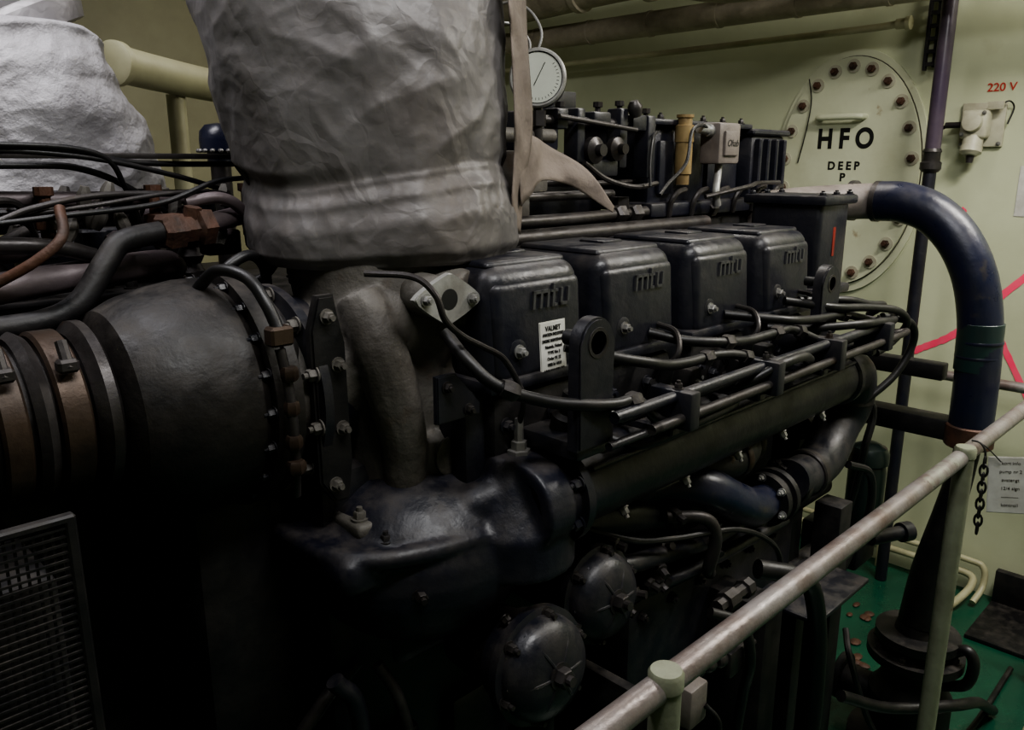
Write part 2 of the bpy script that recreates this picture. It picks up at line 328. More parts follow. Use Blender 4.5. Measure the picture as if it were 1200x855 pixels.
for k in range(4):
    x=covers[k][0]+.03
    lathe('injection_pump_%d'%(k+1),(x+.07,.70,1.09),(0,-.25,1),[(0,.026),(.05,.026),(.055,.02),(.085,.02),(.09,.012),(.12,.012)],'blackmat',E,20)
    tube('injector_line_%d'%(k+1),[(x+.07,.675,1.20),(x+.08,.66,1.225),(x+.10,.68,1.25),(x+.11,.72,1.255)],.0045,'dsteel',E,8)
    box('bracket_%d'%(k+1),(x+.12,.66,1.09),(x+.15,.73,1.19),'blackmat',E,.006)
    bolts('pump_bolts_%d'%(k+1),[((x+.02,.738,1.14),mY,.007,.01),((x+.135,.66,1.165),mY,.006,.009)],'steel',E)
plate('angle_bracket',(.60,.735,1.19),X,Z,[(0,0),(.07,0),(.07,.015),(.03,.06),(0,.06)],.008,'black',E)
bolts('angle_bracket_bolts',[((.615,.727,1.235),mY,.006,.008),((.65,.727,1.20),mY,.006,.008)],'dsteel',E)
def b_(bm):
    ell(bm,(.650,.835,.985),(.165,.155,.125),32)
    bm_box(bm,(.640,.85,1.020),(.35,.22,.055),.022,3)
    bm_lathe(bm,(.728,.725,.97),Z,[(0,.085),(.06,.085),(.10,.060),(.135,.042),(.155,.034)],28)
    bm_lathe(bm,(.745,.71,1.075),(1,-.2,0),[(0,.024),(.06,.024)],20)
    bm_lathe(bm,(.70,.69,1.062),(1,0,0),[(0,.062),(.05,.062)],28)
    bm_box(bm,(.70,.90,.90),(.22,.14,.22),.03,3)
    bm_tube(bm,[(.72,.72,1.08),(.66,.74,1.06),(.60,.80,1.03)],[.03,.03,.03],14)
    bm_tube(bm,[(.470,.90,1.037),(.475,.80,1.037),(.505,.748,1.037),(.56,.718,1.037),(.62,.706,1.035),(.68,.70,1.03)],.013,12)
cast('air_casing',b_,'darkblue',E,.0045,3)
bm=bmesh.new();bm_lathe(bm,(.765,.69,1.062),X,[(0,.069),(.014,.069)],32);fin('casing_flange',bm,'black',E)
bolts('casing_bolts',[((.765,.69+.058*math.cos(t),1.062+.058*math.sin(t)),mX,.008,.014) for t in [.5,1.5,2.6,3.6,4.7,5.7]],'black',E)
lathe('casing_outlet_cap',(.80,.70,1.125),(1,-.3,0),[(0,.018),(.03,.018),(.032,.022),(.045,.022),(.05,.016)],'black',E,24)
bolts('casing_plug',[((.555,.715,.985),(-.3,-.9,-.1),.008,.012),((.68,.695,.91),(0,-.8,-.5),.007,.01),((.80,.79,.98),mY,.007,.01),((.62,.74,1.046),Z,.007,.01),((.54,.76,1.046),Z,.007,.01)],'dsteel',E)
lathe('sensor_fitting',(.728,.715,1.118),Z,[(0,.016),(.012,.016),(.013,.011),(.024,.011),(.025,.007),(.055,.006)],'steel',E,6)
tube('sensor_line',[(.728,.715,1.165),(.722,.70,1.20),(.712,.70,1.226),(.685,.70,1.264),(.650,.70,1.285),(.619,.70,1.302),(.592,.70,1.325),(.582,.705,1.355),(.57,.73,1.374),(.54,.78,1.376)],.0040,'dsteel',E,10)
def b_(bm):
    bm_tube(bm,[(.655,.93,1.385),(.65,.915,1.34),(.64,.895,1.27),(.635,.88,1.20),(.635,.87,1.13),(.63,.865,1.04)],[.114,.112,.102,.084,.068,.064],28)
    ell(bm,(.60,.85,1.30),(.060,.055,.055));ell(bm,(.668,.825,1.29),(.045,.038,.065));ell(bm,(.60,.82,1.23),(.036,.034,.06))
    bm_lathe(bm,(.68,.82,1.33),(.3,-1,0),[(0,.045),(.05,.036)],24)
    ell(bm,(.648,.808,1.12),(.034,.034,.036))
    bm_tube(bm,[(.48,.93,1.22),(.56,.91,1.24),(.63,.90,1.29)],[.10,.09,.08],24)
    bm_tube(bm,[(.570,.84,1.34),(.575,.808,1.28),(.59,.800,1.21),(.605,.802,1.14),(.61,.812,1.07)],[.030,.034,.034,.030,.028],14)
    bm_tube(bm,[(.71,.83,1.30),(.70,.810,1.24),(.68,.806,1.18),(.668,.812,1.10)],[.022,.020,.018,.020],12)
    bm_box(bm,(.605,.85,1.055),(.18,.14,.022),.006,2)
cast('exhaust_elbow',b_,'cast',E,.004,3)
lathe('elbow_boss',(.660,.780,1.122),(.1,-1,.05),[(0,.026),(.004,.026),(.006,.022)],'cast',E,28)
lathe('elbow_collar',(.66,.93,1.352),Z,[(0,.112),(.004,.118),(.014,.118),(.018,.112)],'cast',E,48)
bolts('elbow_collar_bolts',[((.66+.108*math.cos(t),.93+.108*math.sin(t),1.352),(0,0,-1),.008,.012) for t in [k*math.pi/6 for k in range(12)]],'cast',E)
bolts('elbow_base_bolts',[((.53,.800,1.066),Z,.008,.012),((.60,.787,1.066),Z,.008,.012),((.68,.787,1.066),Z,.008,.012)],'cast',E)
pts=[]
for k in range(48):
    t=2*math.pi*k/48;r=1/((abs(math.cos(t))**1.25/.054)+(abs(math.sin(t))**1.25/.032));pts.append((r*math.cos(t),r*math.sin(t)))
plate('oval_flange',(.640,.757,1.338),(1,.0,-.08),(0.08,0,1),pts,.009,'alu',E)
bolts('oval_flange_nuts',[((.603,.748,1.341),mY,.006,.008),((.677,.748,1.335),mY,.006,.008)],'steel',E)
lathe('oval_flange_port',(.640,.757,1.338),mY,[(0,.013),(.0095,.013),(.0096,.009)],'ink',E,24)
lathe('oval_flange_neck',(.640,.84,1.338),mY,[(0,.03),(.083,.026)],'cast',E,24)
# pipes along vee top
tube('return_pipe_1',[(.93,.985,1.400),(1.2,.99,1.400),(1.6,1.0,1.408),(1.86,.98,1.412),(1.98,.95,1.42)],.012,'dsteel',E,14)
tube('return_pipe_2',[(.93,.96,1.375),(1.2,.96,1.375),(1.55,.96,1.375)],.016,'dsteel',E,16)
tube('return_pipe_3',[(.95,1.02,1.437),(1.1,1.02,1.440),(1.3,1.02,1.44)],.009,'dsteel',E,12)
tube('return_pipe_4',[(.93,1.05,1.455),(1.12,1.06,1.462),(1.35,1.05,1.46),(1.6,1.08,1.47)],.006,'dsteel',E,12)
bm=bmesh.new()
for x in (1.27,1.32,1.60,1.85): bm_lathe(bm,(x,.99,1.402),X,[(0,.015),(.006,.020),(.024,.020),(.030,.015)],6)
bm_lathe(bm,(1.30,1.0,1.395),(0,0,1),[(0,.02),(.04,.02)],6)
fin('pipe_unions',bm,'dsteel',E)
tube('return_riser',[(1.40,.97,1.375),(1.45,.98,1.375),(1.47,1.02,1.38),(1.55,1.05,1.38),(1.8,1.05,1.38)],.014,'black',E)
box('governor_box',(1.42,1.02,1.40),(1.78,1.22,1.575),'darkblue',E,.012)
box('governor_lid',(1.40,1.0,1.575),(1.80,1.24,1.587),'darkblue',E,.004)
bolts('governor_bolts',[((1.44+.08*k,1.01,1.587),Z,.007,.009) for k in range(5)],'dsteel',E)
bm=bmesh.new();bm_box(bm,(1.68,1.016,1.49),(.10,.012,.11),.004,2);bm_box(bm,(1.47,1.016,1.49),(.05,.012,.11),.004,2);fin('governor_panels',bm,'darkblue',E)
box('governor_foot',(1.38,.98,1.39),(1.82,1.1,1.42),'darkblue',E,.006)
box('relay_box',(1.80,1.0,1.38),(1.96,1.2,1.565),'darkblue',E,.01)
bm=bmesh.new()
for k in range(4): bm_box(bm,(1.82+k*.04,.995,1.475),(.012,.02,.16),.003,1)
bm_box(bm,(1.88,1.10,1.57),(.18,.22,.014),.004,1)
fin('relay_box_ribs',bm,'darkblue',E)
box('rear_tower',(1.12,1.12,1.30),(1.40,1.4,1.52),'black',E,.015)
box('rear_tower_top',(1.18,1.16,1.52),(1.30,1.3,1.60),'darkblue',E,.01)
box('top_plate',(.95,1.0,1.33),(1.95,1.3,1.385),'blackmat',E,.01)
cyl('linkage_shaft',(1.07,1.0,1.572),(1.40,1.0,1.572),.009,'dsteel',E)
for k,(x,z,r) in enumerate([(1.19,1.522,.024),(1.255,1.525,.022)]):
    lathe('linkage_disc_%d'%(k+1),(x,.985,z),mY,[(0,r),(.012,r),(.014,r*.8),(.018,r*.45),(.030,r*.45)],'dsteel',E,24)
bm=bmesh.new()
for x,z,w,h in [(1.11,1.575,.03,.035),(1.16,1.545,.022,.10),(1.22,1.578,.05,.026),(1.285,1.545,.024,.11),(1.335,1.575,.045,.03),(1.21,1.49,.12,.03),(1.375,1.53,.026,.12)]:
    bm_box(bm,(x,1.0,z),(w,.035,h),.004,2)
fin('linkage_brackets',bm,'black',E)
lathe('linkage_rod_end',(1.31,.975,1.585),(-.3,0,1),[(0,.010),(.012,.014),(.02,.014),(.03,.008)],'dsteel',E,12)
tube('linkage_arm_2',[(1.16,.975,1.50),(1.22,.97,1.47),(1.30,.965,1.455),(1.38,.97,1.46)],.005,'dsteel',E,8)
tube('linkage_arm_3',[(1.06,.985,1.52),(1.12,.98,1.50),(1.17,.975,1.455)],.005,'dsteel',E,8)
cyl('linkage_arm_4',(1.09,.975,1.578),(1.30,.965,1.560),.0045,'dsteel',E)
bm=bmesh.new()
for x,z in [(1.12,1.60),(1.225,1.605),(1.29,1.61),(1.34,1.60),(1.375,1.60)]:
    bm_lathe(bm,(x,1.0,z-.02),Z,[(0,.005),(.014,.005),(.015,.009),(.024,.009)],8)
fin('linkage_studs',bm,'dsteel',E)
box('linkage_plate',(1.17,1.10,1.59),(1.28,1.11,1.635),'black',E,.002)
lathe('brass_filter',(1.50,.99,1.455),Z,[(0,.014),(.02,.014),(.022,.018),(.085,.018),(.087,.020),(.12,.020),(.122,.015),(.135,.015),(.136,.018),(.142,.018)],'brass',E,18)
bm=bmesh.new();bm_box(bm,(1.60,.965,1.540),(.085,.05,.085),.006,2);fin('switch_box',bm,'hose',E)
bm=bmesh.new();bm_box(bm,(1.60,.938,1.540),(.055,.008,.05),.002,2);fin('switch_box_label',bm,'hose',E)
text('switch_box_script','Ohab',(1.60,.9335,1.540),X,Z,.02,'ink',E,.0003,shear=.3)
tube('switch_box_conduit',[(1.60,.965,1.50),(1.59,.96,1.47),(1.57,.95,1.44),(1.58,.95,1.41)],.008,'alu',E)
lathe('switch_box_gland',(1.565,.965,1.565),(-1,0,.1),[(0,.014),(.02,.014),(.022,.011),(.05,.010)],'steel',E,12)
tube('black_cable_1',[(1.32,.92,1.44),(1.36,.93,1.46),(1.42,.93,1.50),(1.45,.94,1.56),(1.50,.95,1.575),(1.54,.96,1.57)],.0035,'rubber',E,8)
tube('black_cable_2',[(1.33,.95,1.455),(1.34,.96,1.50),(1.36,.97,1.545),(1.40,.99,1.56)],.003,'rubber',E,8)
tube('grey_tubing',[(1.53,.95,1.43),(1.60,.93,1.442),(1.68,.93,1.45),(1.75,.95,1.455),(1.85,.95,1.455)],.005,'dsteel',E,10)
for k in range(6):
    x=1.44+k*.085
    tube('top_small_pipe_%d'%(k+1),[(x,.98,1.39),(x,.975,1.42),(x+.015,.97,1.44),(x+.05,.975,1.445),(x+.06,1.0,1.44)],.006,'dsteel',E,8)
# underside pipework
tube('cooling_u_bend',[(1.02,.78,.955),(1.10,.72,.97),(1.16,.68,.955),(1.22,.67,.92),(1.30,.67,.882),(1.37,.68,.872)],[.034,.034,.036,.036,.036,.033],'navy',E,22)
tube('bypass_hose',[(1.14,.74,1.00),(1.20,.70,.982),(1.28,.69,.985),(1.36,.72,1.0),(1.46,.74,1.02)],.030,'blackmat',E,22)
bm=bmesh.new()
for p in [(1.17,.72,.99),(1.215,.70,.982),(1.26,.69,.984),(1.33,.705,.992)]: bm_lathe(bm,p,(1,-.2,0),[(0,.033),(.002,.034),(.012,.034),(.014,.033)],28)
fin('hose_clamps',bm,'copper',E)
lathe('coupling_flange',(1.36,.68,.874),X,[(0,.052),(.016,.052),(.017,.046),(.03,.046),(.031,.054),(.045,.054)],'blackmat',E,30)
bolts('coupling_bolts',[((1.36,.68+.045*math.cos(t),.874+.045*math.sin(t)),mX,.006,.01) for t in [.4+k*1.05 for k in range(6)]],'steel',E)
tube('lower_pipe_1',[(.80,.80,.96),(.90,.76,.955),(1.02,.74,.93),(1.12,.74,.90),(1.22,.76,.87)],.032,'black',E,20)
tube('lower_pipe_2',[(.86,.74,.89),(.94,.70,.885),(1.06,.70,.862),(1.2,.70,.84),(1.36,.72,.82)],.016,'black',E,14)
tube('lower_pipe_3',[(1.00,.72,.80),(1.12,.70,.80),(1.28,.70,.79),(1.5,.70,.78)],.012,'black',E,12)
tube('lower_pipe_4',[(1.06,.70,.93),(1.12,.66,.92),(1.14,.65,.88),(1.14,.66,.82),(1.18,.68,.79)],.011,'dsteel',E,12)
tube('wiring_harness',[(.82,.72,1.01),(.92,.70,1.0),(1.02,.69,.995),(1.10,.69,.99),(1.16,.67,.97)],.005,'rubber',E,8)
tube('wiring_harness_2',[(.84,.76,.98),(.95,.69,.93),(1.05,.67,.905),(1.2,.64,.88),(1.3,.62,.82),(1.34,.62,.74)],.005,'rubber',E,8)
bm=bmesh.new()
for k in range(22):
    x=.90+random.random()*.6;bm_lathe(bm,(x,.70+random.random()*.03,.80+random.random()*.14),(random.random()-.5,-1,random.random()-.5),[(0,.007),(.01,.011),(.02,.011),(.022,.007),(.035,.007)],8)
fin('underside_fittings',bm,'dsteel',E)
lathe('pipe_socket_1',(.80,.80,.90),(1,-.8,0),[(0,.03),(.10,.03),(.101,.034),(.115,.034),(.116,.028)],'black',E,24)
tube('drain_hose',[(1.20,.60,.82),(1.26,.56,.80),(1.31,.55,.76),(1.355,.55,.66),(1.37,.55,.55),(1.37,.55,.43),(1.36,.56,.2),(1.34,.58,.02)],.017,'rubber',E,16)
tube('drain_hose_2',[(1.05,.60,.80),(1.10,.57,.77),(1.12,.56,.70),(1.14,.58,.6),(1.15,.60,.4)],.009,'rubber',E,12)
lathe('drain_cock',(1.07,.60,.80),X,[(0,.012),(.02,.012),(.021,.018),(.05,.018),(.051,.012),(.08,.012),(.081,.017),(.10,.017)],'dsteel',E,8)
bm=bmesh.new()
for k in range(5): bm_lathe(bm,(.98+.035*k,.585,.735-.008*k),(1,0,-.2),[(0,.010),(.006,.014),(.018,.014),(.024,.010)],12)
bm_lathe(bm,(.96,.585,.74),(1,0,-.2),[(0,.006),(.22,.006)],10);bm_box(bm,(1.10,.59,.70),(.05,.04,.05),.008,2)
fin('test_valve_block',bm,'dsteel',E)
box('side_support',(1.25,.60,.10),(1.32,.80,.72),'blackmat',E,.01)
box('oil_cooler',(1.0,.72,.48),(1.60,.90,.78),'black',E,.02)
bolts('oil_cooler_bolts',[((1.03+.09*k,.718,.75),mY,.008,.01) for k in range(6)]+[((1.03+.09*k,.718,.52),mY,.008,.01) for k in range(6)],'dsteel',E)
box('sensor_shelf',(1.38,.56,.645),(1.62,.70,.655),'black',E,.003)
box('shelf_leg',(1.42,.62,.1),(1.46,.66,.65),'blackmat',E,.003)
box('shelf_leg_2',(1.64,.64,.0),(1.70,.70,.78),'blackmat',E,.003)
bolts('crankcase_bolts',[((.84+.1*k,.835,.72+.05*(k%2)),mY,.009,.012) for k in range(8)],'black',E)
bm=bmesh.new()
for k in range(6): bm_box(bm,(.56+.2*k,.83,.60),(.14,.03,.22),.012,2)
fin('inspection_doors',bm,'black',E)
bm=bmesh.new();bm_box(bm,(.915,.56,.735),(.045,.06,.065),.005,2);fin('junction_box',bm,'hose',E)
tube('junction_box_cable',[(.93,.53,.73),(.94,.51,.70),(.94,.52,.62),(.95,.56,.5)],.004,'rubber',E)
box('junction_box_stay',(.90,.58,.40),(.92,.80,.71),'blackmat',E,.004)
lathe('filter_canister',(1.98,.72,.60),Z,[(0,.030),(.01,.045),(.15,.045),(.17,.042),(.175,.048),(.20,.048),(.215,.04),(.225,.02)],'dgreen',E,28)
box('canister_bracket',(1.92,.70,.50),(2.04,.85,.60),'black',E,.008)
lathe('canister_port',(2.0,.70,.565),(.9,-.4,0),[(0,.018),(.10,.018),(.101,.026),(.13,.026)],'black',E,16)
for k,(z,y) in enumerate([(.90,.80),(.70,.82),(.52,.80)]):
    cyl('end_pipe_%d'%(k+1),(1.75,y,z),(1.95,y,z),.03,'blackmat',E)
box('end_plate',(1.76,.80,.3),(1.82,1.4,1.15),'blackmat',E,.01)
tube('hanging_hose_1',[(1.80,.72,1.02),(1.86,.68,.95),(1.84,.68,.86),(1.86,.70,.74),(1.84,.72,.6)],.009,'rubber',E,10)
tube('hanging_hose_2',[(1.70,.66,.86),(1.78,.64,.82),(1.80,.64,.72),(1.76,.66,.62),(1.70,.68,.5)],.009,'rubber',E,10)
tube('front_oil_pipe_1',[(.40,.86,.42),(.44,.85,.72),(.48,.84,.80),(.54,.84,.84)],.010,'dsteel',E)
tube('front_oil_pipe_2',[(.52,.80,.40),(.51,.79,.78),(.48,.80,.86)],.012,'black',E)
tube('front_oil_pipe_3',[(.56,.78,.40),(.575,.77,.68),(.56,.77,.80),(.54,.79,.86)],.008,'dsteel',E)
# ------------------------------------------------------------ oil filters
def oil_filter(name,c,r):
    e=empty(name,c);a=V((-.04,-.98,.10)).normalized();o=V(c)-a*.05
    lathe('filter_body',o,a,[(0,r*.9),(.03,r*.93),(.032,r*1.10),(.046,r*1.10),(.048,r*.98),(.060,r*.95),(.072,r*.84),(.080,r*.62),(.083,r*.35),(.084,.0001)],'black',e,44)
    _,u,w=frame(a)
    bolts('lid_nut',[(o+a*.082,a,.014,.018)],'dsteel',e)
    bolts('lid_bolts',[(o+a*.046+(u*math.cos(t)+w*math.sin(t))*r*.98,a,.007,.014) for t in [k*math.pi/3+.3 for k in range(6)]],'dsteel',e)
    bm=bmesh.new()
    for t in [k*math.pi/3 for k in range(6)]:
        d=(u*math.cos(t)+w*math.sin(t));bm_tube(bm,[o+a*.083+d*.015,o+a*.077+d*r*.62,o+a*.056+d*r*.94],.003,8)
    fin('lid_ribs',bm,'black',e)
    bm=bmesh.new();bm_lathe(bm,o-a*.10,a,[(0,r*.7),(.10,r*.8)],28);fin('filter_head',bm,'blackmat',e)
oil_filter('oil_filter',(.708,.65,.842),.074)
oil_filter('oil_filter.001',(.868,.68,.872),.068)
# ------------------------------------------------------------ turbocharger
T=empty('turbocharger',(.40,.95,1.225))
lathe('turbine_housing',(.285,.95,1.225),X,[(0,.075),(.004,.098),(.015,.115),(.04,.127),(.075,.136),(.11,.141),(.135,.141),(.145,.135),(.146,.148),(.163,.148),(.164,.137),(.169,.137),(.170,.145),(.182,.145),(.184,.12),(.21,.115)],'housing',T,72,30)
box('turbo_pedestal',(.36,.90,.45),(.50,1.2,1.10),'blackmat',T,.03)
bolts('housing_bolts',[((.431,.95+.139*math.cos(t),1.225+.139*math.sin(t)),mX,.006,.010) for t in [k*math.pi/10 for k in range(20)]],'black',T)
lathe('outlet_flange',(.49,.94,1.217),X,[(0,.118),(.004,.134),(.016,.134),(.018,.122),(.07,.11)],'black',T,56)
bolts('outlet_nuts_front',[((.492,.94+.126*math.cos(t),1.217+.126*math.sin(t)),mX,.008,.012) for t in [k*math.pi/6+.2 for k in range(12)]],'cast',T)
plate('turbine_adapter',(.508,.828,1.09),X,Z,[(-.02,.03),(.0,.0),(.020,.0),(.028,.05),(.023,.20),(.012,.26),(-.01,.26),(-.022,.22)],.012,'blackmat',T,bev=.003)
bolts('adapter_bolts',[((.508,.816,1.325),mY,.007,.011),((.520,.816,1.265),mY,.007,.011),((.522,.816,1.185),mY,.007,.011),((.508,.816,1.115),mY,.007,.011)],'cast',T)
lathe('inlet_neck',(.02,.95,1.235),X,[(0,.072),(.08,.078),(.12,.082),(.20,.080),(.25,.076),(.28,.074)],'housing',T,48)
bm=bmesh.new()
for x,r,w in [(.175,.090,.026),(.228,.092,.030)]:
    bm_lathe(bm,(x,.95,1.235),X,[(0,r-.004),(.003,r),(w-.003,r),(w,r-.004)],48)
fin('inlet_clamp_bands',bm,'copper',T)
bm=bmesh.new();bm_lathe(bm,(.206,.95,1.235),X,[(0,.088),(.009,.094),(.018,.088)],48);bm_lathe(bm,(.262,.95,1.235),X,[(0,.086),(.01,.098),(.02,.098),(.025,.09)],48);fin('inlet_ribs',bm,'dsteel',T)
bm=bmesh.new()
for x in (.185,.242):
    bm_lathe(bm,(x,.868,1.30),(0,.6,1),[(0,.006),(.03,.006)],8);bm_box(bm,(x,.872,1.303),(.02,.016,.014),.003,1)
fin('clamp_screws',bm,'dsteel',T)
tube('oil_feed_pipe',[(.437,.80,1.30),(.440,.793,1.26),(.441,.790,1.22),(.444,.795,1.17),(.45,.81,1.12)],.006,'dsteel',T)
bm=bmesh.new()
for z,r in [(1.275,.010),(1.235,.009),(1.195,.010),(1.165,.012)]: bm_lathe(bm,(.441,.790,z-.01),Z,[(0,r*.8),(.004,r),(.012,r),(.016,r*.8)],6)
bm_box(bm,(.437,.80,1.315),(.028,.02,.022),.003,1)
fin('oil_pipe_nuts',bm,'copper',T)
tube('oil_hose',[(.40,.92,1.355),(.41,.88,1.382),(.425,.84,1.376),(.432,.815,1.35),(.437,.80,1.32)],.007,'rubber',T)
# ------------------------------------------------------------ insulated exhaust pipe
def lag(name,zs,seed,mt,parent=None,nz=150,na=220,amp=.012,freq=5.5,r1=.9,r2=.40,n3f=4.3):
    """crumpled sheet wrap: billow noise gives flat facets meeting in sharp creases"""
    bm=bmesh.new();rings=[]
    def samp(z):
        for i in range(len(zs)-1):
            if zs[i][0]<=z<=zs[i+1][0]:
                t=(z-zs[i][0])/(zs[i+1][0]-zs[i][0]);t=t*t*(3-2*t)
                return [zs[i][k]+(zs[i+1][k]-zs[i][k])*t for k in range(1,5)]
        return zs[-1][1:]
    za,zb=zs[0][0],zs[-1][0]
    for k in range(nz+1):
        z=za+(zb-za)*k/nz;ring=[]
        for j in range(na):
            t=2*math.pi*j/na;d=V((math.cos(t),math.sin(t),0))
            zz=min(max(z+.014*math.sin(t*2+1)*min(1,max(0,(z-za)*12)),za),zb);cx,cy,rx,ry=samp(zz)
            p=V((cx+rx*d.x,cy+ry*d.y,z))
            q=p*freq+V((seed,0,0));q.z*=.8
            q2=q+noise.noise_vector(q*.7)*.35
            n1=noise.noise(q2*.8);n2=.5-abs(noise.noise(q2*1.2+V((3,1,seed))))*2.6;n3=.4-abs(noise.noise(q2*n3f+V((7,2,1))))*2.4;n4=.4-abs(noise.noise(q2*n3f*2.3+V((1,8,4))))*2.4
            dd=amp*(2.0*n1+r1*n2+r2*n3+r2*.4*n4)
            ring.append(bm.verts.new(p+d*dd+V((0,0,amp*.8*noise.noise(q*1.3+V((9,9,9)))))))
        rings.append(ring)
    for k in range(nz):
        A,B=rings[k],rings[k+1]
        for i in range(na): bm.faces.new((A[i],A[(i+1)%na],B[(i+1)%na],B[i]))
    bm.faces.new(rings[0][::-1]);bm.faces.new(rings[-1])
    return fin(name,bm,mt,parent,ang=180)
X1=empty('insulated_exhaust_pipe',(.70,.98,1.4))
lag('foil_wrap',[(1.366,.700,.955,.125,.125),(1.372,.700,.955,.178,.178),(1.39,.700,.957,.189,.189),(1.42,.700,.96,.190,.190),(1.455,.70,.963,.183,.183),(1.478,.70,.966,.176,.176),(1.486,.70,.968,.175,.175),(1.505,.702,.98,.187,.187),(1.62,.708,1.005,.202,.202),(1.72,.712,1.03,.215,.215),(1.9,.715,1.04,.217,.217),(2.597,.715,1.04,.21,.21)],1.7,'foil',X1,nz=440,na=360,amp=.0062,freq=5.2,r1=1.0,r2=.45,n3f=2.9)
def cloth(name,A,B,m,parent,sub=8,amp=.006):
    bm=bmesh.new();a=catmull(A,sub);b=catmull(B,sub);K=8;g=[]
    for i in range(len(a)):
        row=[]
        for k in range(K+1):
            p=a[i].lerp(b[i],k/K);p=p+V((-.7,-.7,0))*amp*noise.noise(p*30);row.append(bm.verts.new(p))
        g.append(row)
    for i in range(len(a)-1):
        for k in range(K): bm.faces.new((g[i][k],g[i][k+1],g[i+1][k+1],g[i+1][k]))
    o=fin(name,bm,m,parent,ang=180);s=o.modifiers.new('s','SOLIDIFY');s.thickness=.002;return o
cloth('torn_flap',[(.84,.83,1.545),(.92,.87,1.538),(.985,.90,1.525),(1.03,.86,1.49),(1.058,.825,1.432)],[(.84,.82,1.44),(.88,.84,1.455),(.93,.86,1.475),(1.00,.862,1.462),(1.052,.822,1.422)],'tan',X1,amp=.012)
cloth('seam_edge',[(.800,.825,2.0),(.805,.818,1.76),(.812,.815,1.66),(.812,.808,1.55),(.810,.81,1.47),(.815,.82,1.41)],[(.882,.872,2.0),(.885,.862,1.76),(.880,.850,1.66),(.890,.850,1.55),(.866,.842,1.47),(.845,.83,1.40)],'tan',X1,amp=.018)
# ------------------------------------------------------------ pressure gauge
G=empty('pressure_gauge',(1.04,.978,1.636));ga=V((-.80,-.60,.06)).normalized();gc=V((1.04,.978,1.636))
lathe('gauge_case',gc-ga*.045,ga,[(0,.035),(.004,.043),(.045,.043),(.046,.0475),(.055,.0475)],'black',G,48)
lathe('gauge_bezel',gc-ga*.045,ga,[(.050,.0478),(.056,.0478),(.059,.045),(.059,.042),(.052,.0415)],'alu',G,48)
lathe('gauge_dial',gc-ga*.045,ga,[(.046,.040),(.0560,.040)],'dial',G,48)
_,gu,gw=frame(ga)
tube('gauge_needle',[gc+ga*.0118-gw*.012-gu*.006,gc+ga*.0118+gw*.024+gu*.012],.0007,'ink',G,6,smooth=False)
bm=bmesh.new()
for k in range(28):
    t=math.radians(-220+k*260/27);d=gu*math.cos(t)+gw*math.sin(t);bm_tube(bm,[gc+ga*.011+d*.032,gc+ga*.011+d*.036],.0005,4,smooth=False)
fin('gauge_ticks',bm,'ink',G)
cyl('gauge_stem',(1.04,.978,1.51),(1.04,.978,1.60),.008,'dsteel',G)
lathe('gauge_nut',(1.04,.978,1.56),Z,[(0,.014),(.025,.014)],'dsteel',G,6)
box('gauge_bracket',(.98,.97,1.45),(1.06,1.03,1.52),'cast',G,.006)
cyl('gauge_manifold',(.94,.99,1.545),(1.09,.99,1.545),.012,'cast',G)
tube('gauge_capillary_1',[(1.045,.99,1.67),(1.06,.99,1.71),(1.055,1.01,1.745),(1.03,1.03,1.76),(1.00,1.05,1.745),(.98,1.06,1.70)],.0025,'steel',G,8)
tube('gauge_capillary_2',[(1.04,1.0,1.67),(1.05,1.01,1.70),(1.03,1.03,1.725),(1.00,1.05,1.72),(.98,1.07,1.68)],.0025,'steel',G,8)
box('gauge_post',(1.0,.985,1.38),(1.03,1.015,1.46),'cast',G,.004)
# ------------------------------------------------------------ blue coolant pipe
B=empty('coolant_return_pipe',(2.05,.55,.9))
tube('hose_section',[(1.80,.97,1.390),(1.90,.96,1.396),(1.98,.90,1.403),(2.04,.83,1.408),(2.05,.775,1.410)],.043,'hose',B,28)
tube('pipe_bend',[(2.05,.79,1.410),(2.05,.73,1.408),(2.05,.665,1.386),(2.05,.605,1.333),(2.05,.560,1.255),(2.05,.535,1.16),(2.05,.525,1.05),(2.05,.522,.90),(2.05,.522,.86)],.0475,'navy',B,36,12)
bm=bmesh.new();bm_lathe(bm,(2.05,.530,1.145),(0,-.03,-1),[(0,.0475),(.001,.0484),(.110,.0484),(.111,.0475)],36);fin('green_band',bm,'green',B)
bm=bmesh.new()
for z in (1.105,1.07): bm_lathe(bm,(2.05,.5275,z),(0,-.03,-1),[(0,.0484),(.001,.0489),(.006,.0489),(.007,.0484)],36)
fin('band_stripes',bm,'navy',B)
bm=bmesh.new()
for y in (.80,.86): bm_lathe(bm,(2.05,y,1.409),(0,-1,0),[(0,.044),(.002,.0490),(.014,.0490),(.016,.044)],36)
fin('hose_bands',bm,'dsteel',B)
tube('pipe_taper',[(2.05,.522,.88),(2.05,.525,.80),(2.05,.545,.66),(2.05,.565,.50),(2.05,.572,.365)],[.030,.028,.034,.045,.052],'blackmat',B,28)
box('support_arm',(2.03,.53,.855),(2.09,.86,.905),'blackmat',B,.004)
box('support_arm_upper',(2.06,.60,.99),(2.10,.86,1.03),'blackmat',B,.004)
lathe('arm_clamp',(2.05,.522,.85),Z,[(0,.050),(.003,.053),(.05,.053),(.053,.050)],'rust',B,36)
box('support_arm_leg',(1.80,.82,.84),(2.09,.88,1.05),'blackmat',B,.006)
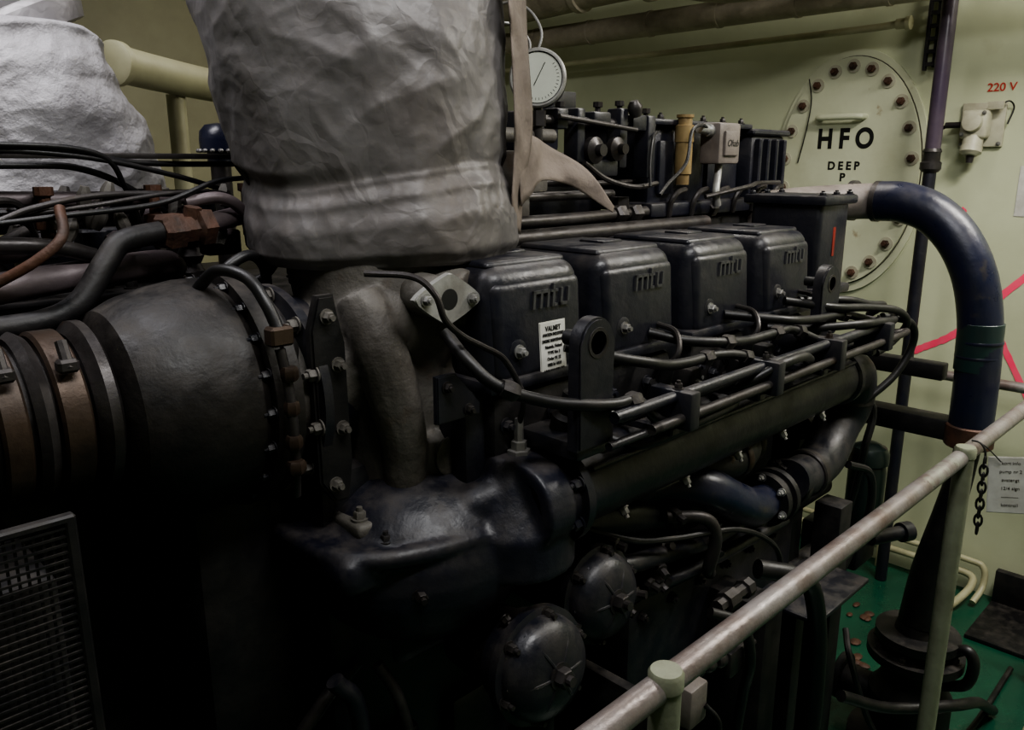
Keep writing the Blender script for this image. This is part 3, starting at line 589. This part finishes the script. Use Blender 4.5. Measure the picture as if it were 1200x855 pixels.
# ------------------------------------------------------------ circulation pump
P=empty('circulation_pump',(2.05,.575,0))
lathe('pump_body',(2.05,.575,.0),Z,[(0,.14),(.02,.14),(.022,.07),(.06,.065),(.07,.095),(.085,.10),(.16,.10),(.18,.085),(.20,.075),(.24,.07),(.26,.07),(.262,.115),(.285,.115),(.287,.075),(.31,.065),(.312,.10),(.335,.10),(.337,.055),(.36,.05)],'blackmat',P,48)
bolts('pump_bolts',[((2.05+.095*math.cos(t),.575+.095*math.sin(t),.285),Z,.009,.014) for t in [k*math.pi/4 for k in range(8)]],'dsteel',P)
tube('pump_hose_1',[(2.05,.50,.30),(2.05,.46,.33),(2.05,.44,.30),(2.05,.45,.24),(2.05,.50,.21)],.014,'rubber',P)
tube('pump_hose_2',[(1.70,.62,.30),(1.85,.56,.22),(2.0,.46,.20),(2.15,.44,.14),(2.3,.44,.04),(2.34,.44,.016)],.014,'rubber',P)
cyl('pump_outlet',(2.05,.575,.12),(2.05,.75,.12),.04,'blackmat',P)
cyl('pump_outlet_flange',(2.05,.74,.12),(2.05,.76,.12),.065,'blackmat',P)
tube('pump_cable',[(1.9,.70,.35),(1.85,.66,.30),(1.9,.60,.10),(1.95,.50,.02),(2.2,.46,.012),(2.6,.46,.012)],.008,'rubber',P,8)
# ------------------------------------------------------------ foreground handrail
H=empty('handrail',(1.1,.402,0))
cyl('top_rail',(.10,.402,.985),(2.60,.402,.985),.0150,'rail',H,n=32)
for k,x in enumerate((.618,1.553)):
    cyl('rail_post_%d'%(k+1),(x,.398,0),(x,.398,1.000),.0165,'post',H,n=32)
    lathe('post_cap_%d'%(k+1),(x,.398,.984),Z,[(0,.0165),(.002,.0185),(.017,.0185),(.021,.016)],'post',H,32)
    lathe('post_foot_%d'%(k+1),(x,.398,0),Z,[(0,.045),(.008,.045),(.009,.02)],'post',H,24)
cyl('rail_post_3',(2.58,.402,0),(2.58,.402,.985),.0165,'post',H)
C=empty('chain',(1.60,.36,.95));bm=bmesh.new()
for k in range(9):
    z=.968-k*.017;x=1.600+.002*k;y=.376;rot=(k%2)
    pts=[]
    for j in range(13):
        t=2*math.pi*j/12;pts.append(V((x,y,z))+(V((0,1,0)) if rot else V((.7,.0,0)))*(.0065*math.cos(t))+V((0,0,.012))*math.sin(t))
    bm_tube(bm,pts,.0022,6,smooth=False)
fin('chain_links',bm,'ink',C)
tube('chain_hook',[(1.60,.376,.970),(1.60,.378,.99),(1.60,.388,1.003),(1.60,.402,1.004)],.002,'ink',C,6)
G2=empty('inspection_tag',(1.63,.35,.91))
tr,tu=V((.25,-.97,.16)).normalized(),V((.04,.10,.99)).normalized()
plate('tag_card',(1.632,.369,.862),tr,tu,[(0,0),(.075,0),(.075,.108),(0,.108)],.002,'white',G2)
for k in range(6):
    o=V((1.632,.369,.858))+tr*.037+tu*(.10-k*.016)+V((-.97,-.25,0))*.003
    text('tag_line_%d'%k,['kort info','pump nr 2','avstengt','12/4 sign','----------','kontroll'][k],o,tr,tu,.0085,'gask',G2,.0002)
tube('tag_string',[(1.632,.357,.965),(1.62,.380,.99),(1.61,.395,1.001)],.0012,'ink',G2,6)
# ------------------------------------------------------------ background rail
H2=empty('handrail.001',(2.9,.6,0))
cyl('top_rail',(2.9,-1.2,.806),(2.9,.93,.806),.017,'rail',H2)
cyl('rail_post_1',(2.9,.20,0),(2.9,.20,.82),.017,'post',H2);cyl('rail_post_3',(2.9,-1.18,0),(2.9,-1.18,.82),.017,'post',H2)
# ------------------------------------------------------------ conduit pole
Q=empty('conduit_pole',(2.9,.963,0))
cyl('pole_lower',(2.9,.963,0),(2.9,.963,1.50),.020,'darkblue',Q)
cyl('pole_upper',(2.9,.963,1.50),(2.9,.963,2.6),.024,'purple',Q)
lathe('pole_union',(2.9,.963,1.47),Z,[(0,.025),(.01,.033),(.03,.033),(.035,.027),(.06,.027),(.065,.030),(.075,.026)],'dsteel',Q,12)
K=empty('cable_ladder',(3.0,1.03,1.9))
bm=bmesh.new()
for dy in (0,.06): bm_box(bm,(3.02,1.00+dy,2.2),(.02,.008,.80),0)
for k in range(20): bm_box(bm,(3.02,1.03,1.82+k*.04),(.012,.06,.012),0)
bm_box(bm,(3.035,1.03,2.2),(.02,.02,.78),0)
fin('ladder_rungs',bm,'blackmat',K)
# ------------------------------------------------------------ manhole cover
D=empty('manhole_cover',(3.03,1.30,1.458))
def ellpts(a,b,n=72): return [(a*math.cos(2*math.pi*k/n),b*math.sin(2*math.pi*k/n)) for k in range(n)]
plate('weld_ring',(3.0495,1.30,1.458),mY,Z,ellpts(.285,.435),.012,'door',D,bev=.003)
plate('gasket',(3.038,1.30,1.462),mY,Z,ellpts(.2655,.4085),.004,'gask',D,bev=0)
plate('cover_plate',(3.036,1.30,1.462),mY,Z,ellpts(.262,.405),.014,'door',D,bev=.003)
bl=[]
for k in range(22):
    t=2*math.pi*(k+.5)/22;bl.append(((3.022,1.30-.235*math.cos(t),1.462+.372*math.sin(t)),mX,.014,.020))
bolts('cover_nuts',bl,'rust',D)
bm=bmesh.new()
for p,a,r,h in bl: bm_lathe(bm,p,a,[(0,.024),(.005,.024)],20)
fin('nut_washers',bm,'creambox',D)
tube('pull_handle',[(3.028,1.40,1.660),(2.995,1.40,1.660),(2.985,1.385,1.660),(2.985,1.26,1.660),(2.995,1.245,1.660),(3.028,1.245,1.660)],.011,'door',D,12,4)
tube('cable_over_cover',[(3.015,1.46,1.80),(3.015,1.445,1.72),(3.015,1.455,1.62),(3.018,1.48,1.5)],.0022,'ink',D,6)
text('stencil_hfo','H F O',(3.0215,1.308,1.582),mY,Z,.096,'ink',D,.0004,xs=.84,off=.0035)
text('stencil_deep','D E E P',(3.0215,1.305,1.488),mY,Z,.040,'ink',D,.0004,off=.0015,xs=.95)
text('stencil_p','P',(3.0215,1.305,1.447),mY,Z,.040,'ink',D,.0004,off=.0015)
# ------------------------------------------------------------ wall socket & lettering
S=empty('power_socket',(3.04,.87,1.62))
box('socket_backplate',(3.035,.80,1.55),(3.0495,.93,1.69),'creambox',S,.003)
box('socket_body',(2.975,.835,1.575),(3.035,.915,1.665),'creambox',S,.012,3)
lathe('socket_cap',(2.975,.875,1.625),(-1,0,.1),[(0,.030),(.02,.028),(.022,.020)],'creambox',S,28)
lathe('socket_outlet',(3.0,.875,1.58),(-.3,0,-1),[(0,.030),(.03,.030),(.032,.033),(.05,.033),(.06,.02)],'creambox',S,28)
lathe('socket_plug',(2.99,.875,1.525),(-.1,0,-1),[(0,.014),(.025,.010)],'dsteel',S,12)
box('socket_ear',(3.0,.80,1.665),(3.012,.845,1.69),'creambox',S,.002)
bolts('socket_screws',[((3.034,.81,1.56),mX,.005,.005),((3.034,.92,1.56),mX,.005,.005),((2.974,.845,1.655),mX,.005,.006),((2.974,.905,1.59),mX,.005,.006)],'steel',S)
cyl('socket_gland',(3.0,.91,1.62),(3.0,.965,1.62),.010,'dsteel',S)
tube('socket_cable',[(3.0,.955,1.62),(3.01,.98,1.61),(3.02,1.0,1.60)],.006,'ink',S)
tube('socket_cable_2',[(3.01,.81,1.68),(3.02,.79,1.69),(3.04,.78,1.67),(3.03,.79,1.62)],.0025,'ink',S)
text('voltage_lettering','220 V',(3.0485,.825,1.735),mY,Z,.036,'redink',None,.0006,off=.0004)
plate('notice_card',(3.0495,.74,1.33),mY,Z,[(0,0),(.12,0),(.12,.16),(0,.16)],.002,'white',None)
W=empty('spray_paint_marks',(3.045,.8,1.0))
def stroke(nm,pts,w):
    bm=bmesh.new();q=catmull([(3.0478,y,z) for y,z in pts],10);A=[];Bv=[]
    for i,p in enumerate(q):
        t=(q[min(i+1,len(q)-1)]-q[max(i-1,0)]).normalized();nn=V((0,-t.z,t.y));ww=w*(1+.35*noise.noise(V((i*.6,w*90,1))))
        A.append(bm.verts.new(p+nn*ww));Bv.append(bm.verts.new(p-nn*ww))
    for i in range(len(q)-1): bm.faces.new((A[i],A[i+1],Bv[i+1],Bv[i]))
    fin(nm,bm,'spray',W)
stroke('mark_1',[(1.02,.825),(.96,.86),(.88,.91),(.80,.99),(.74,1.07),(.60,1.22),(.50,1.30)],.012)
stroke('mark_2',[(.79,1.03),(.745,.965),(.70,.88),(.62,.74)],.010)
stroke('mark_3',[(.900,1.350),(.885,1.335)],.010)
# ------------------------------------------------------------ overhead pipes
O=empty('overhead_pipe',(2.8,1.9,2.0))
tube('lagged_run',[(2.75,3.28,2.02),(2.75,2.8,2.02),(2.75,1.5,2.02),(2.75,.6,2.02),(2.75,-.5,2.02)],.045,'insul',O,24)
for k in range(9): 
    y=2.9-k*.3;lathe('lagging_band_%d'%k,(2.75,y,2.02),mY,[(0,.046),(.001,.048),(.015,.048),(.016,.046)],'insul',O,28)
O2=empty('overhead_pipe.001',(2.5,1.9,2.1))
tube('lagged_run',[(2.6,3.28,2.14),(2.6,2.6,2.14),(2.6,2.0,2.16),(2.6,1.2,2.16),(2.6,-1.0,2.16)],.075,'insul',O2,28)
for k in range(10): lathe('pipe_collar_%d'%k,(2.6,2.9-k*.33,2.15),mY,[(0,.076),(.002,.082),(.03,.082),(.032,.076)],'insul',O2,28)
O3=empty('overhead_pipe.002',(2.9,1.2,1.95))
tube('thin_run',[(2.9,3.2,1.93),(2.9,2.2,1.93),(2.9,1.3,1.935),(2.9,1.10,1.94)],.012,'cream',O3,12)
lathe('thin_run_fitting',(2.9,1.12,1.94),mY,[(0,.017),(.03,.017),(.031,.022),(.045,.022)],'cream',O3,12)
O4=empty('overhead_pipe.003',(2.4,1.2,2.3))
tube('riser_bend',[(2.4,2.3,2.5),(2.4,1.9,2.2),(2.4,1.7,2.10),(2.4,1.5,2.04),(2.4,1.3,2.03),(2.4,1.1,2.07),(2.4,.9,2.2),(2.4,.8,2.35)],.050,'insul',O4,20)
# ------------------------------------------------------------ floor-level items
F=empty('bilge_pipe',(2.95,.85,.06))
tube('pipe_run_1',[(3.0,1.5,.085),(3.0,1.05,.085),(3.0,.80,.085),(3.0,.70,.08),(2.95,.68,.06),(2.85,.70,.03),(2.80,.72,.02)],.013,'cream',F)
tube('pipe_run_2',[(3.0,1.5,.135),(3.0,1.0,.135),(3.0,.72,.135),(3.0,.66,.12),(2.98,.65,.06),(2.92,.66,.02)],.011,'cream',F)
for k in range(3): box('pipe_saddle_%d'%k,(2.985,1.0+k*.22,0),(3.015,1.02+k*.22,.15),'cream',F,.002)
A_=empty('steel_angle_bar',(2.95,.5,0))
box('angle_base',(2.70,.25,0),(3.02,.62,.015),'blackmat',A_,.003);box('angle_web',(2.99,.25,.0),(3.02,.62,.13),'blackmat',A_,.003)
U=empty('deck_drain_pipe',(2.4,.25,.03))
tube('drain_run',[(2.1,.22,.03),(2.25,.33,.03),(2.40,.30,.03),(2.9,.05,.03)],.018,'cream',U)
lathe('drain_coupling',(2.36,.315,.03),(.9,-.3,0),[(0,.03),(.02,.034),(.06,.034),(.08,.03)],'cream',U,20)
bm=bmesh.new()
for k in range(26):
    ell(bm,(2.30+random.random()*.36,.66+random.random()*.3,.005),(.01+random.random()*.015,.01+random.random()*.012,.005),8)
fin('oily_debris',bm,'rust',None)
# ------------------------------------------------------------ left bank
Lb=E
box('far_bank_heads',(-.35,1.25,1.02),(.62,1.75,1.30),'blackmat',Lb,.02)
box('far_bank_rail',(-.35,1.12,1.28),(.60,1.22,1.33),'blackmat',Lb,.01)
for k in range(5):
    x=-.05+k*.13
    box('far_head_cover_%d'%k,(x,1.28,1.30),(x+.10,1.46,1.40),'black',Lb,.015)
    lathe('far_spring_%d'%k,(x+.05,1.20,1.33),Z,[(0,.016),(.012,.020),(.024,.014),(.036,.020),(.048,.014),(.06,.018),(.075,.006)],'dsteel',Lb,16)
    tube('far_link_%d'%k,[(x,1.14,1.42),(x+.03,1.12,1.45),(x+.07,1.12,1.452),(x+.09,1.14,1.41)],.005,'dsteel',Lb,8)
    bolts('far_bolts_%d'%k,[((x+.02,1.17,1.33),Z,.008,.012),((x+.08,1.17,1.33),Z,.008,.012),((x+.05,1.3,1.40),Z,.008,.012)],'dsteel',Lb)
    lathe('far_rocker_%d'%k,(x+.03,1.10,1.40),X,[(0,.010),(.01,.016),(.03,.016),(.04,.010)],'pink',Lb,12)
    lathe('far_valve_%d'%k,(x+.095,1.10,1.40),Z,[(0,.008),(.02,.008),(.022,.014),(.034,.014),(.036,.007),(.06,.007),(.062,.011),(.072,.011)],'rust',Lb,10)
LP=[([(-.1,1.04,1.352),(.12,1.04,1.355),(.28,1.06,1.365),(.42,1.08,1.372),(.46,1.12,1.36)],.018,'pink'),
([(.18,1.0,1.325),(.26,1.0,1.328),(.30,1.0,1.345),(.335,1.01,1.385),(.36,1.02,1.408),(.41,1.03,1.416),(.45,1.04,1.418)],.014,'blackmat'),
([(.45,1.04,1.418),(.50,1.06,1.424),(.56,1.08,1.432)],.013,'pink'),
([(-.1,1.10,1.455),(.15,1.12,1.46),(.35,1.13,1.455),(.52,1.12,1.455)],.010,'pink'),
([(-.1,1.2,1.42),(.2,1.2,1.425),(.4,1.2,1.43),(.56,1.2,1.42)],.016,'pink'),
([(-.1,1.08,1.50),(.20,1.08,1.510),(.32,1.08,1.515),(.42,1.10,1.500),(.60,1.14,1.498)],.0038,'rubber'),
([(-.1,1.09,1.49),(.26,1.09,1.497),(.36,1.10,1.49),(.44,1.12,1.45),(.48,1.14,1.42)],.0042,'rubber'),
([(-.1,1.07,1.515),(.22,1.07,1.52),(.36,1.08,1.512),(.40,1.10,1.47),(.42,1.14,1.43)],.0035,'rubber'),
([(-.1,1.07,1.507),(.20,1.075,1.514),(.34,1.08,1.508),(.46,1.10,1.485),(.55,1.12,1.46)],.0035,'rubber'),
([(.44,.97,1.35),(.47,.965,1.378),(.50,.97,1.385),(.525,.985,1.36),(.53,1.0,1.30)],.007,'rubber'),
([(.53,1.05,1.50),(.55,1.02,1.45),(.56,1.0,1.40),(.54,1.0,1.36),(.50,1.0,1.34)],.006,'rubber'),
([(.25,1.06,1.44),(.34,1.05,1.45),(.44,1.06,1.462),(.52,1.08,1.46),(.55,1.09,1.44)],.003,'dsteel'),
([(.20,1.05,1.43),(.30,1.04,1.44),(.42,1.05,1.45),(.50,1.06,1.475),(.56,1.08,1.48)],.0035,'rubber'),
([(-.1,1.09,1.385),(.1,1.09,1.39),(.22,1.08,1.40),(.28,1.10,1.42)],.008,'dsteel'),
([(.05,1.04,1.40),(.2,1.05,1.41),(.29,1.05,1.405),(.34,1.06,1.39)],.010,'dsteel'),
([(.10,1.06,1.425),(.22,1.05,1.432),(.28,1.05,1.45),(.36,1.06,1.462),(.48,1.08,1.46)],.004,'dsteel'),
([(.22,1.02,1.37),(.26,1.00,1.395),(.29,1.0,1.42),(.30,1.03,1.45)],.006,'rust'),
([(.46,1.06,1.45),(.50,1.05,1.455),(.53,1.05,1.44),(.55,1.06,1.41)],.008,'pink')]
for k,(p,r,m_) in enumerate(LP): tube('bank_pipe_%d'%(k+1),p,r,m_,Lb)
bm=bmesh.new();bm_lathe(bm,(.410,1.03,1.416),(1,.2,.05),[(0,.018),(.006,.024),(.028,.024),(.032,.018),(.048,.018),(.052,.025),(.070,.025),(.074,.018)],6);bm_lathe(bm,(.455,1.04,1.42),(.1,-.2,1),[(0,.011),(.026,.011)],6);fin('rusty_union',bm,'rust',Lb)
bm=bmesh.new()
for k in range(26):
    x=-.05+random.random()*.6;y=1.10+random.random()*.2;bm_box(bm,(x,y,1.38+random.random()*.09),(.02+random.random()*.05,.03,.012+random.random()*.025),.003,1)
fin('bank_linkage_blocks',bm,'black',Lb)
bm=bmesh.new()
for k in range(30):
    x=-.02+random.random()*.55;y=1.06+random.random()*.10;bm_lathe(bm,(x,y,1.38+random.random()*.07),(random.random()-.5,random.random()-.5,1),[(0,.006),(.01,.009),(.02,.009),(.03,.005)],8)
fin('bank_small_fittings',bm,'cast',Lb)
box('cable_tray_strip',(-.1,1.10,1.505),(.62,1.13,1.512),'dsteel',Lb,.001)
# ------------------------------------------------------------ left insulated duct & cream pipe
X2=empty('insulated_exhaust_pipe.001',(.30,1.5,1.5))
lag('cloth_wrap',[(1.40,.40,1.5,.185,.17),(1.47,.40,1.5,.20,.18),(1.56,.40,1.5,.19,.18),(1.62,.39,1.5,.165,.17),(1.68,.385,1.5,.14,.15),(1.70,.38,1.5,.12,.13)],5.2,'fabric',X2,nz=150,na=240,amp=.008,freq=6,r1=1.0,r2=.5,n3f=3)
bm=bmesh.new();prof=[]
for k in range(9): prof+=[(k*.045,.118),(k*.045+.02,.126),(k*.045+.035,.126)]
bm_lathe(bm,(.40,1.5,1.675),(-.45,.05,.9),prof,56);fin('corrugated_duct',bm,'foil2',X2)
Cp=empty('lagged_water_pipe',(.7,1.6,1.65))
tube('pipe_run',[(.575,1.55,1.668),(.66,1.60,1.662),(.80,1.68,1.655),(.95,1.75,1.65)],.032,'cream',Cp,28)
lathe('pipe_flange',(.56,1.54,1.668),(.86,.5,-.02),[(0,.03),(.004,.038),(.018,.038),(.022,.032)],'cream',Cp,32)
tube('pipe_drop',[(.72,1.66,1.63),(.72,1.66,1.55),(.72,1.66,1.35)],.018,'cream',Cp,20)
tube('pipe_drop_branch',[(.95,1.75,1.65),(1.1,1.85,1.6),(1.12,1.9,1.4),(1.12,1.9,1.0)],.036,'cream',Cp,20)
Fc=empty('breather_cap',(.71,1.45,1.54))
lathe('cap_dome',(.70,1.45,1.50),Z,[(0,.022),(.02,.022),(.021,.033),(.04,.034),(.055,.032),(.066,.022),(.070,.0001)],'navy',Fc,32)
lathe('cap_stem',(.70,1.45,1.28),Z,[(0,.018),(.22,.018)],'dsteel',Fc,16)
bm=bmesh.new()
for k in range(16):
    t=2*math.pi*k/16;p=V((.70+.036*math.cos(t),1.45+.036*math.sin(t),1.521));ell(bm,p,(.005,.005,.004),8)
fin('cap_chain',bm,'steel',Fc)
# ------------------------------------------------------------ guard grille lower-left
R=empty('guard_grille',(.15,.74,1.0));bm=bmesh.new()
x0,x1,z0,z1=-.10,.195,.55,1.19
for k in range(40):
    x=x0+(x1-x0)*k/39;bm_box(bm,(x,.76,(z0+z1)/2),(.0022,.003,z1-z0),0)
for k in range(84):
    z=z0+(z1-z0)*k/83;bm_box(bm,((x0+x1)/2,.757,z),(x1-x0,.002,.0022),0)
fin('grille_mesh',bm,'blackmat',R)
bm=bmesh.new();bm_box(bm,(x1,.76,(z0+z1)/2),(.010,.012,z1-z0),.002,1);bm_box(bm,((x0+x1)/2,.76,z1),(x1-x0+.01,.012,.008),.002,1);bm_box(bm,(x1-.01,.765,.28),(.02,.02,.56),.002,1);bm_box(bm,(x0,.765,.6),(.02,.02,1.2),.002,1);fin('grille_frame',bm,'blackmat',R)
box('belt_guard_back',(-.35,.80,0),(.19,1.08,1.12),'blackmat',E,.01)
# ------------------------------------------------------------ lights
def area(name,loc,target,sx,sy,power,col=(1,.95,.84)):
    l=bpy.data.lights.new(name,'AREA');l.shape='RECTANGLE';l.size=sx;l.size_y=sy;l.energy=power;l.color=col
    o=bpy.data.objects.new(name,l);o.location=loc;o.rotation_euler=(V(target)-V(loc)).to_track_quat('-Z','Y').to_euler();COL.objects.link(o);return o
area('fluorescent_light_right',(2.30,-.15,2.45),(2.80,.25,.9),1.0,.15,54,(1,.96,.89))
area('fluorescent_light_centre',(.60,.0,2.5),(.88,.85,1.3),1.0,.15,21,(.98,.97,.96))
area('fluorescent_light_left',(.1,1.15,2.5),(.2,1.5,1.4),.7,.15,13,(.98,.96,1))
area('fluorescent_light_far',(1.9,1.3,2.5),(1.75,1.0,1.3),.8,.15,8,(1,.95,.88))
for k,(c,l) in enumerate([((2.3,-.18,2.53),1.0),((.60,0,2.57),1.0)]):
    e=empty('ceiling_lamp' if k==0 else 'ceiling_lamp.001',c)
    box('lamp_housing',(c[0]-l/2,c[1]-.09,c[2]-.02),(c[0]+l/2,c[1]+.09,2.6),'lamp',e,.01)
w=bpy.data.worlds.new('world');w.use_nodes=True;w.node_tree.nodes['Background'].inputs[0].default_value=(.5,.5,.45,1);w.node_tree.nodes['Background'].inputs[1].default_value=.02
bpy.context.scene.world=w
try: bpy.context.scene.view_settings.look='AgX - Medium High Contrast'
except Exception as ex: print(ex)
# ------------------------------------------------------------ camera
cam=bpy.data.cameras.new('camera');cam.sensor_width=36;cam.lens=950/1200*36;cam.clip_start=.02
co=bpy.data.objects.new('camera',cam);co.location=(0,0,1.5)
p=math.radians(14);d=V((math.cos(p)/2**.5,math.cos(p)/2**.5,-math.sin(p)))
co.rotation_euler=d.to_track_quat('-Z','Y').to_euler();COL.objects.link(co);bpy.context.scene.camera=co
